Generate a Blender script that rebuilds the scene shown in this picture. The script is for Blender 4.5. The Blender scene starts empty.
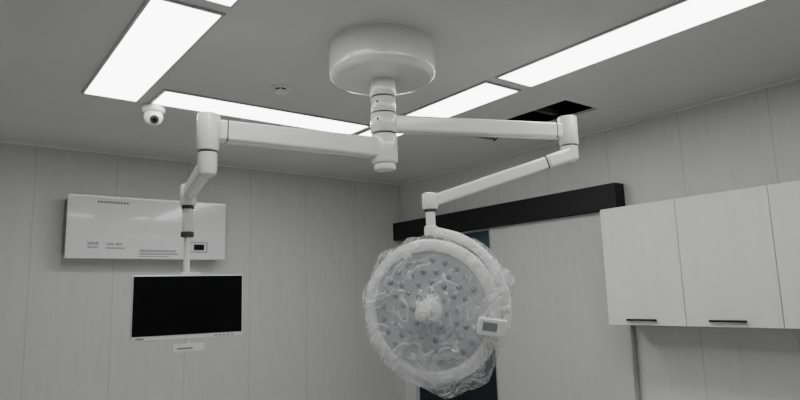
import bpy, bmesh, math, random
from mathutils import Vector, Matrix, noise
random.seed(4)
scene = bpy.context.scene
H = 2.95      # ceiling height
E = 1.65      # eye height
XR, YB = 4.32, 5.60
XL, YF = -1.6, -1.6

# ------------------------------------------------------------------ materials
def mat(name, col, rough=0.5, metal=0.0, spec=0.5, emis=None, estr=0.0, coat=0.0):
    m = bpy.data.materials.new(name); m.use_nodes = True
    b = m.node_tree.nodes['Principled BSDF']
    b.inputs['Base Color'].default_value = (*col, 1)
    b.inputs['Roughness'].default_value = rough
    b.inputs['Metallic'].default_value = metal
    b.inputs['Specular IOR Level'].default_value = spec
    b.inputs['Coat Weight'].default_value = coat
    if emis:
        b.inputs['Emission Color'].default_value = (*emis, 1)
        b.inputs['Emission Strength'].default_value = estr
    return m

def noisy(m, scale=(1,1,1), nscale=5, lo=0.9, hi=1.05, bump=0.0, detail=4, seam_axis=None, seam_w=0.6, seam_off=0.0):
    nt = m.node_tree; N = nt.nodes; L = nt.links
    b = N['Principled BSDF']
    base = tuple(b.inputs['Base Color'].default_value)
    g = N.new('ShaderNodeNewGeometry')
    mp = N.new('ShaderNodeMapping'); mp.inputs['Scale'].default_value = scale
    L.new(g.outputs['Position'], mp.inputs['Vector'])
    n = N.new('ShaderNodeTexNoise'); n.inputs['Scale'].default_value = nscale
    n.inputs['Detail'].default_value = detail; n.inputs['Distortion'].default_value = 0.9
    L.new(mp.outputs[0], n.inputs['Vector'])
    mr = N.new('ShaderNodeMapRange')
    mr.inputs['From Min'].default_value = 0.3; mr.inputs['From Max'].default_value = 0.7
    mr.inputs['To Min'].default_value = lo; mr.inputs['To Max'].default_value = hi
    L.new(n.outputs['Fac'], mr.inputs['Value'])
    fac = mr.outputs[0]
    if seam_axis is not None:
        sp = N.new('ShaderNodeSeparateXYZ'); L.new(g.outputs['Position'], sp.inputs[0])
        a = N.new('ShaderNodeMath'); a.operation = 'SUBTRACT'; a.inputs[1].default_value = seam_off
        L.new(sp.outputs[seam_axis], a.inputs[0])
        d = N.new('ShaderNodeMath'); d.operation = 'PINGPONG'; d.inputs[1].default_value = seam_w/2
        L.new(a.outputs[0], d.inputs[0])
        c = N.new('ShaderNodeMapRange')
        c.inputs['From Min'].default_value = 0.002; c.inputs['From Max'].default_value = 0.006
        c.inputs['To Min'].default_value = 0.82; c.inputs['To Max'].default_value = 1.0
        L.new(d.outputs[0], c.inputs['Value'])
        mu = N.new('ShaderNodeMath'); mu.operation = 'MULTIPLY'
        L.new(fac, mu.inputs[0]); L.new(c.outputs[0], mu.inputs[1]); fac = mu.outputs[0]
    mx = N.new('ShaderNodeVectorMath'); mx.operation = 'SCALE'
    mx.inputs[0].default_value = base[:3]
    L.new(fac, mx.inputs['Scale'])
    L.new(mx.outputs[0], b.inputs['Base Color'])
    if bump:
        bp = N.new('ShaderNodeBump'); bp.inputs['Strength'].default_value = bump; bp.inputs['Distance'].default_value = 0.002
        L.new(n.outputs['Fac'], bp.inputs['Height']); L.new(bp.outputs[0], b.inputs['Normal'])
    return m

M_wallB = noisy(mat('wall_panel_back', (0.625,0.625,0.615), 0.42), (9,9,1.2), 2.6, 0.95, 1.02, 0.08, 6, 0, 0.615, 0.60)
M_wallR = noisy(mat('wall_panel_right', (0.665,0.665,0.655), 0.42), (9,9,1.2), 2.6, 0.95, 1.02, 0.08, 6, 1, 0.615, 0.35)
M_ceil = noisy(mat('ceiling_paint', (0.72,0.72,0.71), 0.85), (1,1,1), 1.3, 0.97, 1.02)
M_floor = noisy(mat('floor_vinyl', (0.50,0.51,0.51), 0.35), (1,1,1), 6, 0.9, 1.05)
M_white = noisy(mat('white_enamel', (0.86,0.86,0.85), 0.2, coat=0.5), (1,1,1), 4, 0.98, 1.01)
M_plast = noisy(mat('white_plastic', (0.84,0.84,0.83), 0.4), (1,1,1), 8, 0.98, 1.01)
M_seam = noisy(mat('dark_seam', (0.05,0.05,0.05), 0.5), (1,1,1), 8, 0.9, 1.1)
M_black = noisy(mat('black_header_paint', (0.010,0.010,0.011), 0.5, spec=0.3), (1,1,1), 8, 0.8, 1.2)
M_screen = noisy(mat('screen_glass', (0.003,0.003,0.004), 0.35, spec=0.15), (1,1,1), 8, 0.9, 1.1)
M_alu = noisy(mat('aluminium', (0.55,0.55,0.56), 0.35, 0.8), (1,1,1), 8, 0.95, 1.05)
M_door = noisy(mat('door_laminate', (0.57,0.57,0.565), 0.45), (9,9,0.9), 2.0, 0.96, 1.02)
M_cab = noisy(mat('cabinet_laminate', (0.76,0.76,0.745), 0.5), (9,9,0.9), 2.0, 0.96, 1.02)
M_cabin = noisy(mat('cabinet_carcass', (0.35,0.35,0.35), 0.6), (1,1,1), 5, 0.9, 1.05)
M_teal = noisy(mat('teal_glass', (0.045,0.085,0.095), 0.25), (1,1,1), 3, 0.9, 1.05)
M_dark = noisy(mat('doorway_dark', (0.010,0.015,0.018), 0.25, spec=0.3), (1,1,1), 3, 0.9, 1.05)  # darkness of the room beyond the doorway, put into the colour
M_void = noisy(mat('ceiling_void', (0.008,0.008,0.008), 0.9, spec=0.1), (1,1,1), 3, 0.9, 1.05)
M_wood = noisy(mat('void_timber', (0.10,0.08,0.06), 0.8), (1,1,1), 3, 0.9, 1.05)
M_grey = noisy(mat('grey_print', (0.25,0.25,0.26), 0.6), (1,1,1), 3, 0.9, 1.05)
M_face = noisy(mat('lamp_face', (0.44,0.455,0.47), 0.3), (1,1,1), 3, 0.97, 1.03)
M_lens = noisy(mat('led_lens', (0.24,0.25,0.26), 0.15), (1,1,1), 3, 0.97, 1.03)
M_unit = noisy(mat('unit_gloss_panel', (0.84,0.845,0.84), 0.12, coat=0.5), (1,1,1), 3, 0.99, 1.01)
M_panel = mat('led_panel', (0.9,0.9,0.9), 0.5, emis=(1.0,1.0,0.99), estr=9.4)

# plastic film
M_film = bpy.data.materials.new('plastic_film'); M_film.use_nodes = True
nt = M_film.node_tree; N = nt.nodes; L = nt.links
pb = N['Principled BSDF']; out = N['Material Output']
pb.inputs['Base Color'].default_value = (0.84,0.85,0.86,1)
pb.inputs['Roughness'].default_value = 0.10
pb.inputs['Specular IOR Level'].default_value = 1.0
tr = N.new('ShaderNodeBsdfTransparent'); mix = N.new('ShaderNodeMixShader')
tc = N.new('ShaderNodeTexCoord')
def film_noise(sc, dist, lo, mid, hi, p0, pm, p1):
    nz = N.new('ShaderNodeTexNoise'); nz.inputs['Scale'].default_value = sc; nz.inputs['Detail'].default_value = 3; nz.inputs['Distortion'].default_value = dist
    L.new(tc.outputs['Object'], nz.inputs['Vector'])
    rp = N.new('ShaderNodeValToRGB'); e = rp.color_ramp.elements
    e[0].position = p0; e[0].color = (lo,lo,lo,1)
    e[1].position = p1; e[1].color = (hi,hi,hi,1)
    k = e.new(pm); k.color = (mid,mid,mid,1)
    L.new(nz.outputs['Fac'], rp.inputs['Fac'])
    return nz, rp
nzA, rpA = film_noise(4.5, 2.4, .07, .50, .09, .45, .49, .53)     # sharp crease lines
nzB, rpB = film_noise(3.0, 0.5, .03, .10, .34, .42, .52, .64)     # cloudy patches
ad = N.new('ShaderNodeMath'); ad.operation='ADD'; ad.use_clamp=True
L.new(rpA.outputs[0], ad.inputs[0]); L.new(rpB.outputs[0], ad.inputs[1])
bp = N.new('ShaderNodeBump'); bp.inputs['Strength'].default_value = 1.0; bp.inputs['Distance'].default_value = 0.05
L.new(nzA.outputs['Fac'], bp.inputs['Height']); L.new(bp.outputs[0], pb.inputs['Normal'])
L.new(ad.outputs[0], mix.inputs[0]); L.new(tr.outputs[0], mix.inputs[1]); L.new(pb.outputs[0], mix.inputs[2])
L.new(mix.outputs[0], out.inputs['Surface'])

# ------------------------------------------------------------------ builders
def empty(name, loc):
    o = bpy.data.objects.new(name, None); o.location = loc
    o.empty_display_size = 0.1
    scene.collection.objects.link(o); return o

def finish(bm, name, m, parent=None, smooth=False, bevel=0, seg=3, mtx=None):
    if mtx is not None: bm.transform(mtx)
    me = bpy.data.meshes.new(name)
    bmesh.ops.recalc_face_normals(bm, faces=bm.faces)
    bm.to_mesh(me); bm.free()
    for x in (m if isinstance(m, (list,tuple)) else [m]): me.materials.append(x)
    vs = [v.co for v in me.vertices]
    c = Vector([(min(v[i] for v in vs)+max(v[i] for v in vs))/2 for i in range(3)])
    me.transform(Matrix.Translation(-c))
    o = bpy.data.objects.new(name, me); o.location = c
    scene.collection.objects.link(o)
    if smooth:
        for p in me.polygons: p.use_smooth = True
        try:
            me.set_sharp_from_angle(angle=math.radians(38))
        except Exception: pass
    if bevel:
        b = o.modifiers.new('bevel','BEVEL'); b.width = bevel; b.segments = seg; b.limit_method='ANGLE'
        for p in me.polygons: p.use_smooth = True
        try: me.set_sharp_from_angle(angle=math.radians(60))
        except Exception: pass
    if parent:
        o.parent = parent; o.matrix_parent_inverse = Matrix.Translation(-parent.location)
    return o

def add_box(bm, lo, hi, mi=0):
    r = bmesh.ops.create_cube(bm, size=1)
    lo = Vector(lo); hi = Vector(hi)
    for v in r['verts']:
        v.co = Vector([(lo[i]+hi[i])/2 + v.co[i]*(hi[i]-lo[i]) for i in range(3)])
    return r['verts']

def box(name, lo, hi, m, parent=None, bevel=0, mtx=None):
    bm = bmesh.new(); add_box(bm, lo, hi)
    return finish(bm, name, m, parent, bevel=bevel, mtx=mtx)

def frame_to(p0, p1, up=Vector((0,0,1))):
    z = (Vector(p1)-Vector(p0)).normalized()
    if abs(z.dot(up)) > 0.99: up = Vector((0,1,0))
    x = up.cross(z).normalized(); y = z.cross(x)
    return Matrix(((x[0],y[0],z[0],p0[0]),(x[1],y[1],z[1],p0[1]),(x[2],y[2],z[2],p0[2]),(0,0,0,1)))

def add_lathe(bm, prof, seg=48, mtx=Matrix()):
    rings = []
    for r,z in prof:
        if r < 1e-5: rings.append([bm.verts.new(mtx@Vector((0,0,z)))])
        else: rings.append([bm.verts.new(mtx@Vector((r*math.cos(2*math.pi*i/seg), r*math.sin(2*math.pi*i/seg), z))) for i in range(seg)])
    for a,b in zip(rings, rings[1:]):
        for i in range(seg):
            j = (i+1)%seg
            if len(a)==1 and len(b)==1: continue
            if len(a)==1: bm.faces.new((a[0], b[j], b[i]))
            elif len(b)==1: bm.faces.new((a[i], a[j], b[0]))
            else: bm.faces.new((a[i], a[j], b[j], b[i]))

def lathe(name, prof, m, parent=None, mtx=Matrix(), seg=48):
    bm = bmesh.new(); add_lathe(bm, prof, seg, mtx)
    return finish(bm, name, m, parent, smooth=True)

def rcyl(r, z0, z1, b=0.006):
    return [(0,z0),(r-b,z0),(r-b*0.3,z0+b*0.3),(r,z0+b),(r,z1-b),(r-b*0.3,z1-b*0.3),(r-b,z1),(0,z1)]

def rod(name, p0, p1, r, m, parent=None, b=0.005, seg=32):
    l = (Vector(p1)-Vector(p0)).length
    return lathe(name, rcyl(r,0,l,b), m, parent, frame_to(p0,p1), seg)

def beam(name, p0, p1, w0, h0, w1, h1, m, parent=None, bevel=0.018):
    l = (Vector(p1)-Vector(p0)).length
    bm = bmesh.new(); vs = add_box(bm, (-.5,-.5,0),(.5,.5,l))
    for v in vs:
        t = v.co.z/l
        v.co.x *= w0+(w1-w0)*t; v.co.y *= h0+(h1-h0)*t
    return finish(bm, name, m, parent, bevel=bevel, seg=4, mtx=frame_to(p0,p1))

def tube(name, pts, r, m, parent=None, seg=16, flat=1.0):
    P = [Vector(p) for p in pts]
    Q = []
    for i in range(len(P)-1):
        a = P[max(i-1,0)]; b = P[i]; c = P[i+1]; d = P[min(i+2,len(P)-1)]
        for k in range(6):
            t = k/6
            Q.append(0.5*((2*b)+(c-a)*t+(2*a-5*b+4*c-d)*t*t+(3*b-a-3*c+d)*t**3))
    Q.append(P[-1])
    bm = bmesh.new(); prev=None; first=None
    up = Vector((0,0,1))
    for i,q in enumerate(Q):
        t = (Q[min(i+1,len(Q)-1)]-Q[max(i-1,0)]).normalized()
        x = up.cross(t)
        if x.length < 0.05: x = Vector((1,0,0))
        x.normalize(); y = t.cross(x); 
        if prev is not None and x.dot(px) < 0: x=-x; y=-y
        px = x
        ring = [bm.verts.new(q+x*math.cos(2*math.pi*j/seg)*r+y*math.sin(2*math.pi*j/seg)*r*flat) for j in range(seg)]
        if prev:
            for j in range(seg): bm.faces.new((prev[j],prev[(j+1)%seg],ring[(j+1)%seg],ring[j]))
        else: first = ring
        prev = ring
    bm.faces.new(first[::-1]); bm.faces.new(prev)
    return finish(bm, name, m, parent, smooth=True)

# ------------------------------------------------------------------ room shell
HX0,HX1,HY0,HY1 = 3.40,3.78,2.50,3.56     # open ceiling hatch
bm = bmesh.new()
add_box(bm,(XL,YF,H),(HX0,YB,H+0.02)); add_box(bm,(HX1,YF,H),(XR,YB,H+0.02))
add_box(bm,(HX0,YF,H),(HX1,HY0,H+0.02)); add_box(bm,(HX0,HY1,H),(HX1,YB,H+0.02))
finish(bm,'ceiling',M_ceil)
box('floor',(XL,YF,-0.05),(XR,YB,0),M_floor)
box('wall_back',(XL,YB,0),(XR+0.12,YB+0.12,H),M_wallB)
OY0,OY1,OZ = 4.14,5.42,2.26
box('wall_right',(XR,YF,0),(XR+0.12,OY0,H),M_wallR)
box('wall_right_corner',(XR,OY1,0),(XR+0.12,YB,H),M_wallR)
box('wall_right_lintel',(XR,OY0,OZ),(XR+0.12,OY1,H),M_wallR)
box('wall_left',(XL-0.12,YF,0),(XL,YB,H),M_wallR)
box('wall_front',(XL-0.12,YF-0.12,0),(XR+0.12,YF,H),M_wallB)
box('baseboard_back',(XL,YB-0.012,0),(XR-0.012,YB,0.09),M_alu)
box('baseboard_right',(XR-0.012,YF,0),(XR,2.66,0.09),M_alu)
box('trim_1',(XL,YB-0.012,H-0.014),(XR,YB,H),M_plast)
box('trim_2',(XR-0.012,YF,H-0.014),(XR,YB-0.012,H),M_plast)

# ceiling void with a stray batten and hanging wire
hv = empty('ceiling_hatch',( (HX0+HX1)/2,(HY0+HY1)/2,H+0.15))
bm = bmesh.new()
add_box(bm,(HX0-.02,HY0-.02,H+.02),(HX0,HY1+.02,H+.3)); add_box(bm,(HX1,HY0-.02,H+.02),(HX1+.02,HY1+.02,H+.3))
add_box(bm,(HX0,HY0-.02,H+.02),(HX1,HY0,H+.3)); add_box(bm,(HX0,HY1,H+.02),(HX1,HY1+.02,H+.3))
add_box(bm,(HX0-.02,HY0-.02,H+.3),(HX1+.02,HY1+.02,H+.32))
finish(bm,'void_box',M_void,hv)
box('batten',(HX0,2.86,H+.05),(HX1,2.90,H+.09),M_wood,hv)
tube('loose_wire',[(3.6,3.2,H+.1),(3.66,3.35,H+.01),(3.70,3.47,H-.03),(3.72,3.5,H+.05)],0.006,M_seam,hv,8)

# ------------------------------------------------------------------ LED panels
def led(x0,y0,x1,y1):
    e = empty('ceiling_light_panel',((x0+x1)/2,(y0+y1)/2,H-0.006))
    f=0.014
    bm=bmesh.new()
    add_box(bm,(x0,y0,H-.012),(x1,y0+f,H)); add_box(bm,(x0,y1-f,H-.012),(x1,y1,H))
    add_box(bm,(x0,y0+f,H-.012),(x0+f,y1-f,H)); add_box(bm,(x1-f,y0+f,H-.012),(x1,y1-f,H))
    finish(bm,'frame',M_alu,e)
    box('diffuser',(x0+f,y0+f,H-.008),(x1-f,y1-f,H-.001),M_panel,e)
led(0.65,2.54,0.98,4.035)
led(0.65,0.95,0.98,2.46)
led(1.05,3.71,2.60,4.025)
led(2.64,2.52,2.965,4.02)
led(2.64,0.93,2.965,2.44)
led(1.055,0.93,2.60,1.24)

# ------------------------------------------------------------------ dome security camera
sc_ = empty('security_camera',(1.095,4.09,H))
T = Matrix.Translation((1.095,4.09,H))
lathe('base',[(0,0),(.072,0),(.076,-.006),(.074,-.035),(.064,-.048),(0,-.048)],M_plast,sc_,T)
cdir = Vector((-.10,-.80,-.50)).normalized()
cc = Vector((1.095,4.09,H-.075))
lathe('eyeball',[(.061*math.sin(a*math.pi/16),-.061*math.cos(a*math.pi/16)) for a in range(17)],M_plast,sc_,Matrix.Translation(cc))
rod('lens_barrel',cc+cdir*.03,cc+cdir*.063,.029,M_seam,sc_)
rod('lens',cc+cdir*.05,cc+cdir*.067,.014,M_screen,sc_,.002)

# smoke detector
sd = empty('smoke_detector',(1.637,3.303,H))
T = Matrix.Translation((1.637,3.303,H))
lathe('base',[(0,0),(.058,0),(.058,-.012),(.052,-.016),(0,-.016)],M_plast,sd,T)
lathe('vents',[(0,-.016),(.038,-.016),(.038,-.03),(0,-.03)],M_seam,sd,T)
lathe('cap',[(0,-.028),(.044,-.028),(.042,-.038),(.03,-.045),(0,-.046)],M_plast,sd,T)
for i in range(6):
    a=i*math.pi/3
    p=Vector((1.637+.040*math.cos(a),3.303+.040*math.sin(a),H-.016))
    rod('rib_%d'%i,p,p-Vector((0,0,.014)),.004,M_plast,sd,.001,8)

# ------------------------------------------------------------------ surgical lamp system
HX,HY = 1.800,2.455
sl = empty('surgical_lamp',(HX,HY,H))
T = Matrix.Translation((HX,HY,0))
zb = E+1.113
lathe('canopy',[(0,H),(.278,H),(.278,zb+.035),(.272,zb+.015),(.258,zb+.003),(.24,zb),(.10,zb),(.085,zb-.004),(0,zb-.004)],M_white,sl,T,96)
def col(n,r,z0,z1,m=M_white,b=.005): return lathe(n,rcyl(r,E+z0,E+z1,b),m,sl,T)
col('column_flange',.068,1.02,1.112)
col('column_seam_1',.060,1.012,1.022,M_seam,.001)
col('column_mid',.064,.93,1.014)
col('column_seam_2',.066,.926,.933,M_seam,.001)
col('hub_upper',.070,.825,.928,b=.01)
col('hub_seam',.060,.815,.828,M_seam,.001)
col('hub_lower',.068,.665,.818,b=.01)
col('hub_cap',.056,.630,.668,b=.012)
for i,(zz) in enumerate((.97,.88)):
    for s in (-1,1):
        q=Vector((HX-.064*.61+s*.035,HY-.064*.79-s*.0,E+zz))
        rod('screw_%d_%d'%(i,s+1),q,q+Vector((-.006,-.008,0)),.006,M_seam,sl,.001,12)

# monitor-side arm
L0=Vector((HX,HY,E+.745)); L1=Vector((0.945,2.636,E+.765)); d=(L1-L0).normalized()
beam('arm_left',L0+d*.05,L1-d*.045,.085,.098,.080,.094,M_white,sl,.012)
beam('arm_left_collar',L1-d*.085,L1-d*.078,.083,.097,.083,.097,M_seam,sl,.012)
T2 = Matrix.Translation((L1.x,L1.y,0))
lathe('elbow_left',rcyl(.050,E+.665,E+.840,.01),M_white,sl,T2)
lathe('elbow_left_seam',rcyl(.044,E+.658,E+.667,.001),M_seam,sl,T2)
lathe('elbow_left_lower',[(0,E+.545),(.02,E+.547),(.038,E+.56),(.043,E+.58),(.043,E+.66),(0,E+.66)],M_white,sl,T2)
K=Vector((0.985,3.010,E+.535))
S0=Vector((L1.x,L1.y,E+.60)); d=(K-S0).normalized()
beam('spring_arm_left',S0,K-d*.01,.066,.080,.056,.068,M_white,sl)
T3 = Matrix.Translation((K.x,K.y,0))
lathe('knuckle_left',rcyl(.038,E+.47,E+.580,.012),M_white,sl,T3)
lathe('knuckle_seam_left',rcyl(.030,E+.455,E+.472,.001),M_seam,sl,T3)
lathe('drop_tube',rcyl(.026,E+.33,E+.456,.004),M_white,sl,T3)
lathe('drop_clamp',rcyl(.031,E+.315,E+.34,.002),M_seam,sl,T3)
lathe('drop_rod',rcyl(.015,E+.0,E+.32,.002),M_white,sl,T3)

# monitor
Mc=Vector((.985,2.960,E-.024)); mon=empty('monitor',Mc)
MT=Matrix.Translation(Mc)@Matrix.Rotation(math.radians(-6.5),4,'Z')
w,h=.512,.300
bm=bmesh.new(); add_box(bm,(-w/2,-.012,-h/2),(w/2,.018,h/2))
finish(bm,'housing',M_plast,mon,bevel=.004,mtx=MT)
box('screen',(-w/2+.005,-.0145,-h/2+.022),(w/2-.005,-.0115,h/2-.005),M_screen,mon,mtx=MT)
for i in range(5):
    box('button_%d'%i,(.12+i*.02,-.014,-h/2+.008),(.13+i*.02,-.0115,-h/2+.013),M_grey,mon,mtx=MT)
box('badge',(-.235,-.014,-h/2+.008),(-.20,-.0115,-h/2+.014),M_grey,mon,mtx=MT)
box('vesa_plate',(-.06,.018,-.06),(.06,.028,.06),M_alu,mon,mtx=MT)
box('top_bracket',(-.035,-.008,h/2-.002),(.05,.03,h/2+.014),M_plast,mon,.003,mtx=MT)
bm=bmesh.new()
add_box(bm,(-.012,.0,-h/2-.02),(.012,.012,-h/2)); add_box(bm,(-.07,-.004,-h/2-.062),(.075,.012,-h/2-.022))
finish(bm,'handle',M_plast,mon,bevel=.004,mtx=MT)
box('handle_label',(-.05,-.006,-h/2-.046),(.02,-.004,-h/2-.040),M_grey,mon,mtx=MT)

# lamp-side arm
R0=Vector((HX,HY,E+.878)); R1=Vector((2.742,2.016,E+.866)); d=(R1-R0).normalized()
beam('arm_right',R0+d*.05,R1-d*.045,.075,.084,.074,.082,M_white,sl,.012)
beam('arm_right_collar',R1-d*.085,R1-d*.078,.077,.085,.077,.085,M_seam,sl,.012)
T4 = Matrix.Translation((R1.x,R1.y,0))
lathe('elbow_right',rcyl(.052,E+.785,E+.950,.01),M_white,sl,T4)
lathe('elbow_right_seam',rcyl(.047,E+.778,E+.787,.001),M_seam,sl,T4)
lathe('elbow_right_lower',[(0,E+.69),(.025,E+.692),(.042,E+.705),(.047,E+.73),(.047,E+.78),(0,E+.78)],M_white,sl,T4)
PL=Vector((1.948,2.285,0))
A0=Vector((R1.x,R1.y,E+.735)); A1=PL+Vector((0,0,E+.455)); d=(A1-A0).normalized()
beam('spring_arm_root',A0-d*.03,A0+d*.17,.085,.082,.078,.072,M_white,sl)
beam('spring_arm_right',A0+d*.14,A1-d*.02,.062,.066,.055,.058,M_white,sl,.012)
beam('spring_arm_seam',A0+d*.168,A0+d*.176,.068,.070,.068,.070,M_seam,sl,.01)
T5=Matrix.Translation(PL)
lathe('knuckle_right',rcyl(.040,E+.415,E+.500,.014),M_white,sl,T5)
lathe('knuckle_right_seam',rcyl(.03,E+.405,E+.417,.001),M_seam,sl,T5)
lathe('lamp_stem',rcyl(.024,E+.305,E+.407,.003),M_white,sl,T5)
lathe('lamp_swivel',rcyl(.034,E+.285,E+.335,.008),M_white,sl,T5)

# lamp head
C=Vector((1.940,2.290,E-.078))
nh=Vector((-.863,-.506,0)).normalized(); eR=Vector((-nh.y,nh.x,0))
if eR.x<0: eR=-eR
tilt=math.radians(5)
n=(nh*math.cos(tilt)-Vector((0,0,1))*math.sin(tilt)).normalized()
up=n.cross(eR); 
if up.z<0: up=-up
LM=Matrix(((eR[0],up[0],n[0],C[0]),(eR[1],up[1],n[1],C[1]),(eR[2],up[2],n[2],C[2]),(0,0,0,1)))
lathe('lamp_housing',[(0,-.09),(.10,-.088),(.20,-.078),(.29,-.058),(.330,-.030),(.345,.0),(.347,.018),(.341,.034),(.325,.042),(.300,.044),(.290,.040),(.284,.028),(0,.026)],M_white,sl,LM,96)
lathe('lamp_face',[(0,.0275),(.284,.0285),(.284,.031),(0,.031)],M_face,sl,LM,72)
bm=bmesh.new()
for r,c in ((.09,8),(.14,13),(.19,18),(.245,24)):
    for i in range(c):
        a=2*math.pi*i/c+r*7
        add_lathe(bm,[(.0145,.031),(.0145,.034),(.010,.0375),(0,.0385)],14,LM@Matrix.Translation((r*math.cos(a),r*math.sin(a),0)))
finish(bm,'led_lenses',M_lens,sl,smooth=True)
lathe('handle_base',[(0,.031),(.062,.031),(.060,.044),(.045,.054),(0,.054)],M_white,sl,LM)
lathe('handle_grip',[(0,.05),(.026,.05),(.024,.07),(.030,.10),(.034,.13),(.030,.155),(.018,.165),(0,.167)],M_white,sl,LM)
# yoke: vertical quarter arc from the swivel to the side pivot
top=Vector((PL.x,PL.y,E+.31))
pts=[top]
for a in range(78,-14,-13):
    t=math.radians(a)
    pts.append(C+eR*(.368*math.cos(t))+Vector((0,0,1))*(.378*math.sin(t))+nh*.005)
tube('yoke',pts,.018,M_white,sl,16,1.3)
rod('side_pivot',C+eR*.33,C+eR*.385,.028,M_white,sl)
CB=LM@Matrix.Translation((.315,-.068,.100))@Matrix.Rotation(math.radians(-12),4,'Z')@Matrix.Rotation(math.radians(22),4,'Y')
box('control_box',(-.064,-.038,-.02),(.064,.038,.02),M_plast,sl,.006,mtx=CB)
box('control_display',(-.045,-.016,.0195),(.02,.022,.0215),M_grey,sl,mtx=CB)
rod('control_bracket',LM@Vector((.335,-.045,.0)),LM@Vector((.325,-.050,.09)),.010,M_white,sl)

# plastic dust cover over the lamp head: loose bag with creases, sagging below the rim
bm=bmesh.new(); NT,NP=200,96; rows=[]
def ridged(q): 
    return 1-abs(noise.noise(q))*2.2
for j in range(NP+1):
    t=math.pi*j/NP
    row=[]
    for i in range(NT):
        a=2*math.pi*i/NT
        def g(c,w): 
            dd=(a-c+math.pi)%(2*math.pi)-math.pi
            return math.exp(-(dd/w)**2)
        R=.350+.056*g(math.radians(-72),.45)+.020*g(math.radians(-50),.15)+.055*g(math.radians(18),.18)+.045*g(math.radians(42),.28)+.010*g(math.radians(80),.4)
        st=math.sin(t)**0.55 if 0<j<NP else 0
        z=math.cos(t)
        dz=(.078 if z>0 else .105)*(1 if z>0 else -1)*abs(z)**.7
        rr=R*st
        if z>0:
            dz+= .105*math.exp(-(rr/.095)**2)
            bx=Vector((rr*math.cos(a)-.315,rr*math.sin(a)+.065))
            dz+= .05*math.exp(-(bx.length/.10)**2)
        p=Vector((rr*math.cos(a),rr*math.sin(a),dz))
        q=p*4.0+Vector((3,1,7))
        wr=ridged(q)*.018*(.45+.55*st)+ridged(q*2.1)*.009+ridged(q*4.3)*.003
        fx=p.x*(1+.9*(p.y+.4))
        wr+=.006*math.sin(fx*34+noise.noise(p*3)*5)*st
        outw=Vector((math.cos(a)*st,math.sin(a)*st,z*1.2)).normalized()
        p+=outw*(wr)
        row.append(bm.verts.new(p))
    rows.append(row)
for a_,b_ in zip(rows,rows[1:]):
    for i in range(NT):
        k2=(i+1)%NT
        bm.faces.new((a_[i],a_[k2],b_[k2],b_[i]))
bmesh.ops.remove_doubles(bm,verts=bm.verts,dist=1e-5)
o=finish(bm,'plastic_dust_cover',M_film,sl,smooth=False,mtx=LM)
for p in o.data.polygons: p.use_smooth=True

# ------------------------------------------------------------------ wall mounted air purifier
u=empty('air_disinfection_unit',(1.47,5.5,E+.63))
x0,x1,y0,y1,z0,z1=.815,2.125,5.42,5.60,E+.368,E+.89
box('casing',(x0+.012,y0+.02,z0+.01),(x1-.012,y1,z1-.01),M_plast,u,.01)
box('front_panel',(x0,y0,z0),(x1,y0+.022,z1),M_unit,u,.006)
box('trim_strip',(x0+.004,y0-.002,z1-.018),(x1-.004,y0+.001,z1-.008),M_alu,u)
bm=bmesh.new(); bx0,bx1,bz0,bz1=x1-.33,x1-.17,z0+.065,z0+.155
add_box(bm,(bx0,y0-.004,bz0),(bx1,y0+.001,bz0+.006)); add_box(bm,(bx0,y0-.004,bz1-.006),(bx1,y0+.001,bz1))
add_box(bm,(bx0,y0-.004,bz0),(bx0+.006,y0+.001,bz1)); add_box(bm,(bx1-.006,y0-.004,bz0),(bx1,y0+.001,bz1))
finish(bm,'display_bezel',M_grey,u)
box('display',(x1-.29,y0-.006,z0+.085),(x1-.20,y0-.001,z0+.135),M_screen,u)
def label(i,a,b,c,d_,wmin=.006,wmax=.012):
    # small printed characters: a row of thin raised marks
    bm=bmesh.new(); x=x0+a
    while x < x0+b-.004:
        ww=random.uniform(wmin,wmax)
        add_box(bm,(x,y0-.0015,z0+c),(min(x+ww,x0+b),y0+.001,z0+d_)); x+=ww+.005
    finish(bm,'label_%d'%i,M_grey,u)
for i,t in enumerate(((.16,.24,.11,.135),(.16,.24,.085,.10),(.30,.36,.11,.13),(.37,.42,.11,.13),(.30,.44,.08,.095),(.56,.86,.06,.080),(.56,.88,.037,.052),(.56,.80,.018,.028))):
    label(i,*t)
label(8,.22,.46,.458,.476,.016,.020)
box('side_vent',(x0+.004,y0+.03,z0+.04),(x0+.013,y1-.02,z1-.04),M_grey,u)

# ------------------------------------------------------------------ sliding door with black header
box('door_header',(4.195,2.685,E+.622),(XR-.001,5.598,E+.822),M_black,None,.004)
d1=empty('door_1',(4.282,3.41,1.14))
box('leaf',(4.262,2.70,.012),(4.302,4.13,E+.618),M_door,d1,.002)
box('leaf_edge',(4.258,4.118,.012),(4.304,4.134,E+.618),M_alu,d1)
box('leaf_edge_near',(4.258,2.696,.012),(4.304,2.71,E+.618),M_alu,d1)
d2=empty('doorway',(4.38,4.78,1.15))
ey=.003
box('dark_infill',(4.365,OY0+ey,.003),(4.395,OY1-ey,1.90),M_dark,d2)  # added sheet filling the opening, stands in for the dark room behind
box('transom',(4.365,OY0+ey,1.90),(4.395,OY1-ey,OZ-ey),M_teal,d2)
box('transom_bar',(4.355,OY0+ey,1.885),(4.40,OY1-ey,1.915),M_black,d2)
box('mullion',(4.355,4.72,.003),(4.40,4.76,OZ-ey),M_black,d2)

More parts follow.
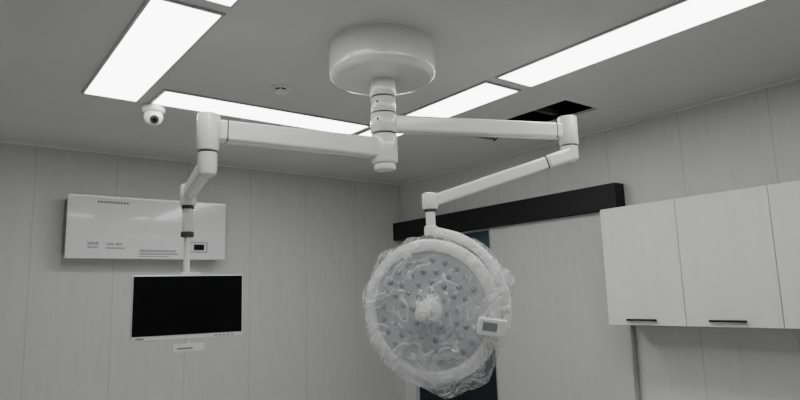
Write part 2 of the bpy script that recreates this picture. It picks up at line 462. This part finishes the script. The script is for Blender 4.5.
# ------------------------------------------------------------------ wall cabinets
FX=3.965; zc0,zc1=E-.262,E+.590
Y=2.685; W=.585
for i in range(4):
    ya,yb=Y-W*(i+1),Y-W*i
    c=empty('wall_cabinet',((FX+XR)/2,(ya+yb)/2,(zc0+zc1)/2))
    bm=bmesh.new()
    t=.016; xa=FX+.02
    add_box(bm,(xa,ya,zc0),(XR,ya+t,zc1)); add_box(bm,(xa,yb-t,zc0),(XR,yb,zc1))
    add_box(bm,(xa,ya+t,zc0+.0),(XR,yb-t,zc0+t)); add_box(bm,(xa,ya+t,zc1-t),(XR,yb-t,zc1))
    add_box(bm,(XR-.01,ya+t,zc0+t),(XR,yb-t,zc1-t)); add_box(bm,(xa,ya+t,E+.16),(XR-.01,yb-t,E+.176))
    finish(bm,'carcass',M_cabin,c)
    box('door_panel',(FX,ya+.002,zc0+.002),(FX+.018,yb-.002,zc1-.001),M_cab,c,.0015)
    ym=(ya+yb)/2+.02
    bm=bmesh.new()
    add_box(bm,(FX-.022,ym-.115,zc0+.032),(FX-.012,ym+.115,zc0+.046))
    add_box(bm,(FX-.014,ym-.105,zc0+.034),(FX,ym-.09,zc0+.044)); add_box(bm,(FX-.014,ym+.09,zc0+.034),(FX,ym+.105,zc0+.044))
    finish(bm,'handle',M_black,c,bevel=.002)

# ------------------------------------------------------------------ world + camera
w_=bpy.data.worlds.new('world'); scene.world=w_; w_.use_nodes=True
w_.node_tree.nodes['Background'].inputs[0].default_value=(.5,.5,.52,1); w_.node_tree.nodes['Background'].inputs[1].default_value=.1
yaw=math.radians(37.6); ti=math.radians(8.9); ro=math.radians(1.76)
R=Vector((math.cos(yaw),-math.sin(yaw),0)); Hh=Vector((math.sin(yaw),math.cos(yaw),0)); Z=Vector((0,0,1))
F=Hh*math.cos(ti)+Z*math.sin(ti); U=-Hh*math.sin(ti)+Z*math.cos(ti)
cr=R*math.cos(ro)-U*math.sin(ro); cu=R*math.sin(ro)+U*math.cos(ro)
cam=bpy.data.cameras.new('camera'); co=bpy.data.objects.new('camera',cam); scene.collection.objects.link(co)
cam.sensor_width=36; cam.lens=607/800*36; cam.clip_start=.05
co.matrix_world=Matrix(((cr[0],cu[0],-F[0],0),(cr[1],cu[1],-F[1],0),(cr[2],cu[2],-F[2],E),(0,0,0,1)))
scene.camera=co
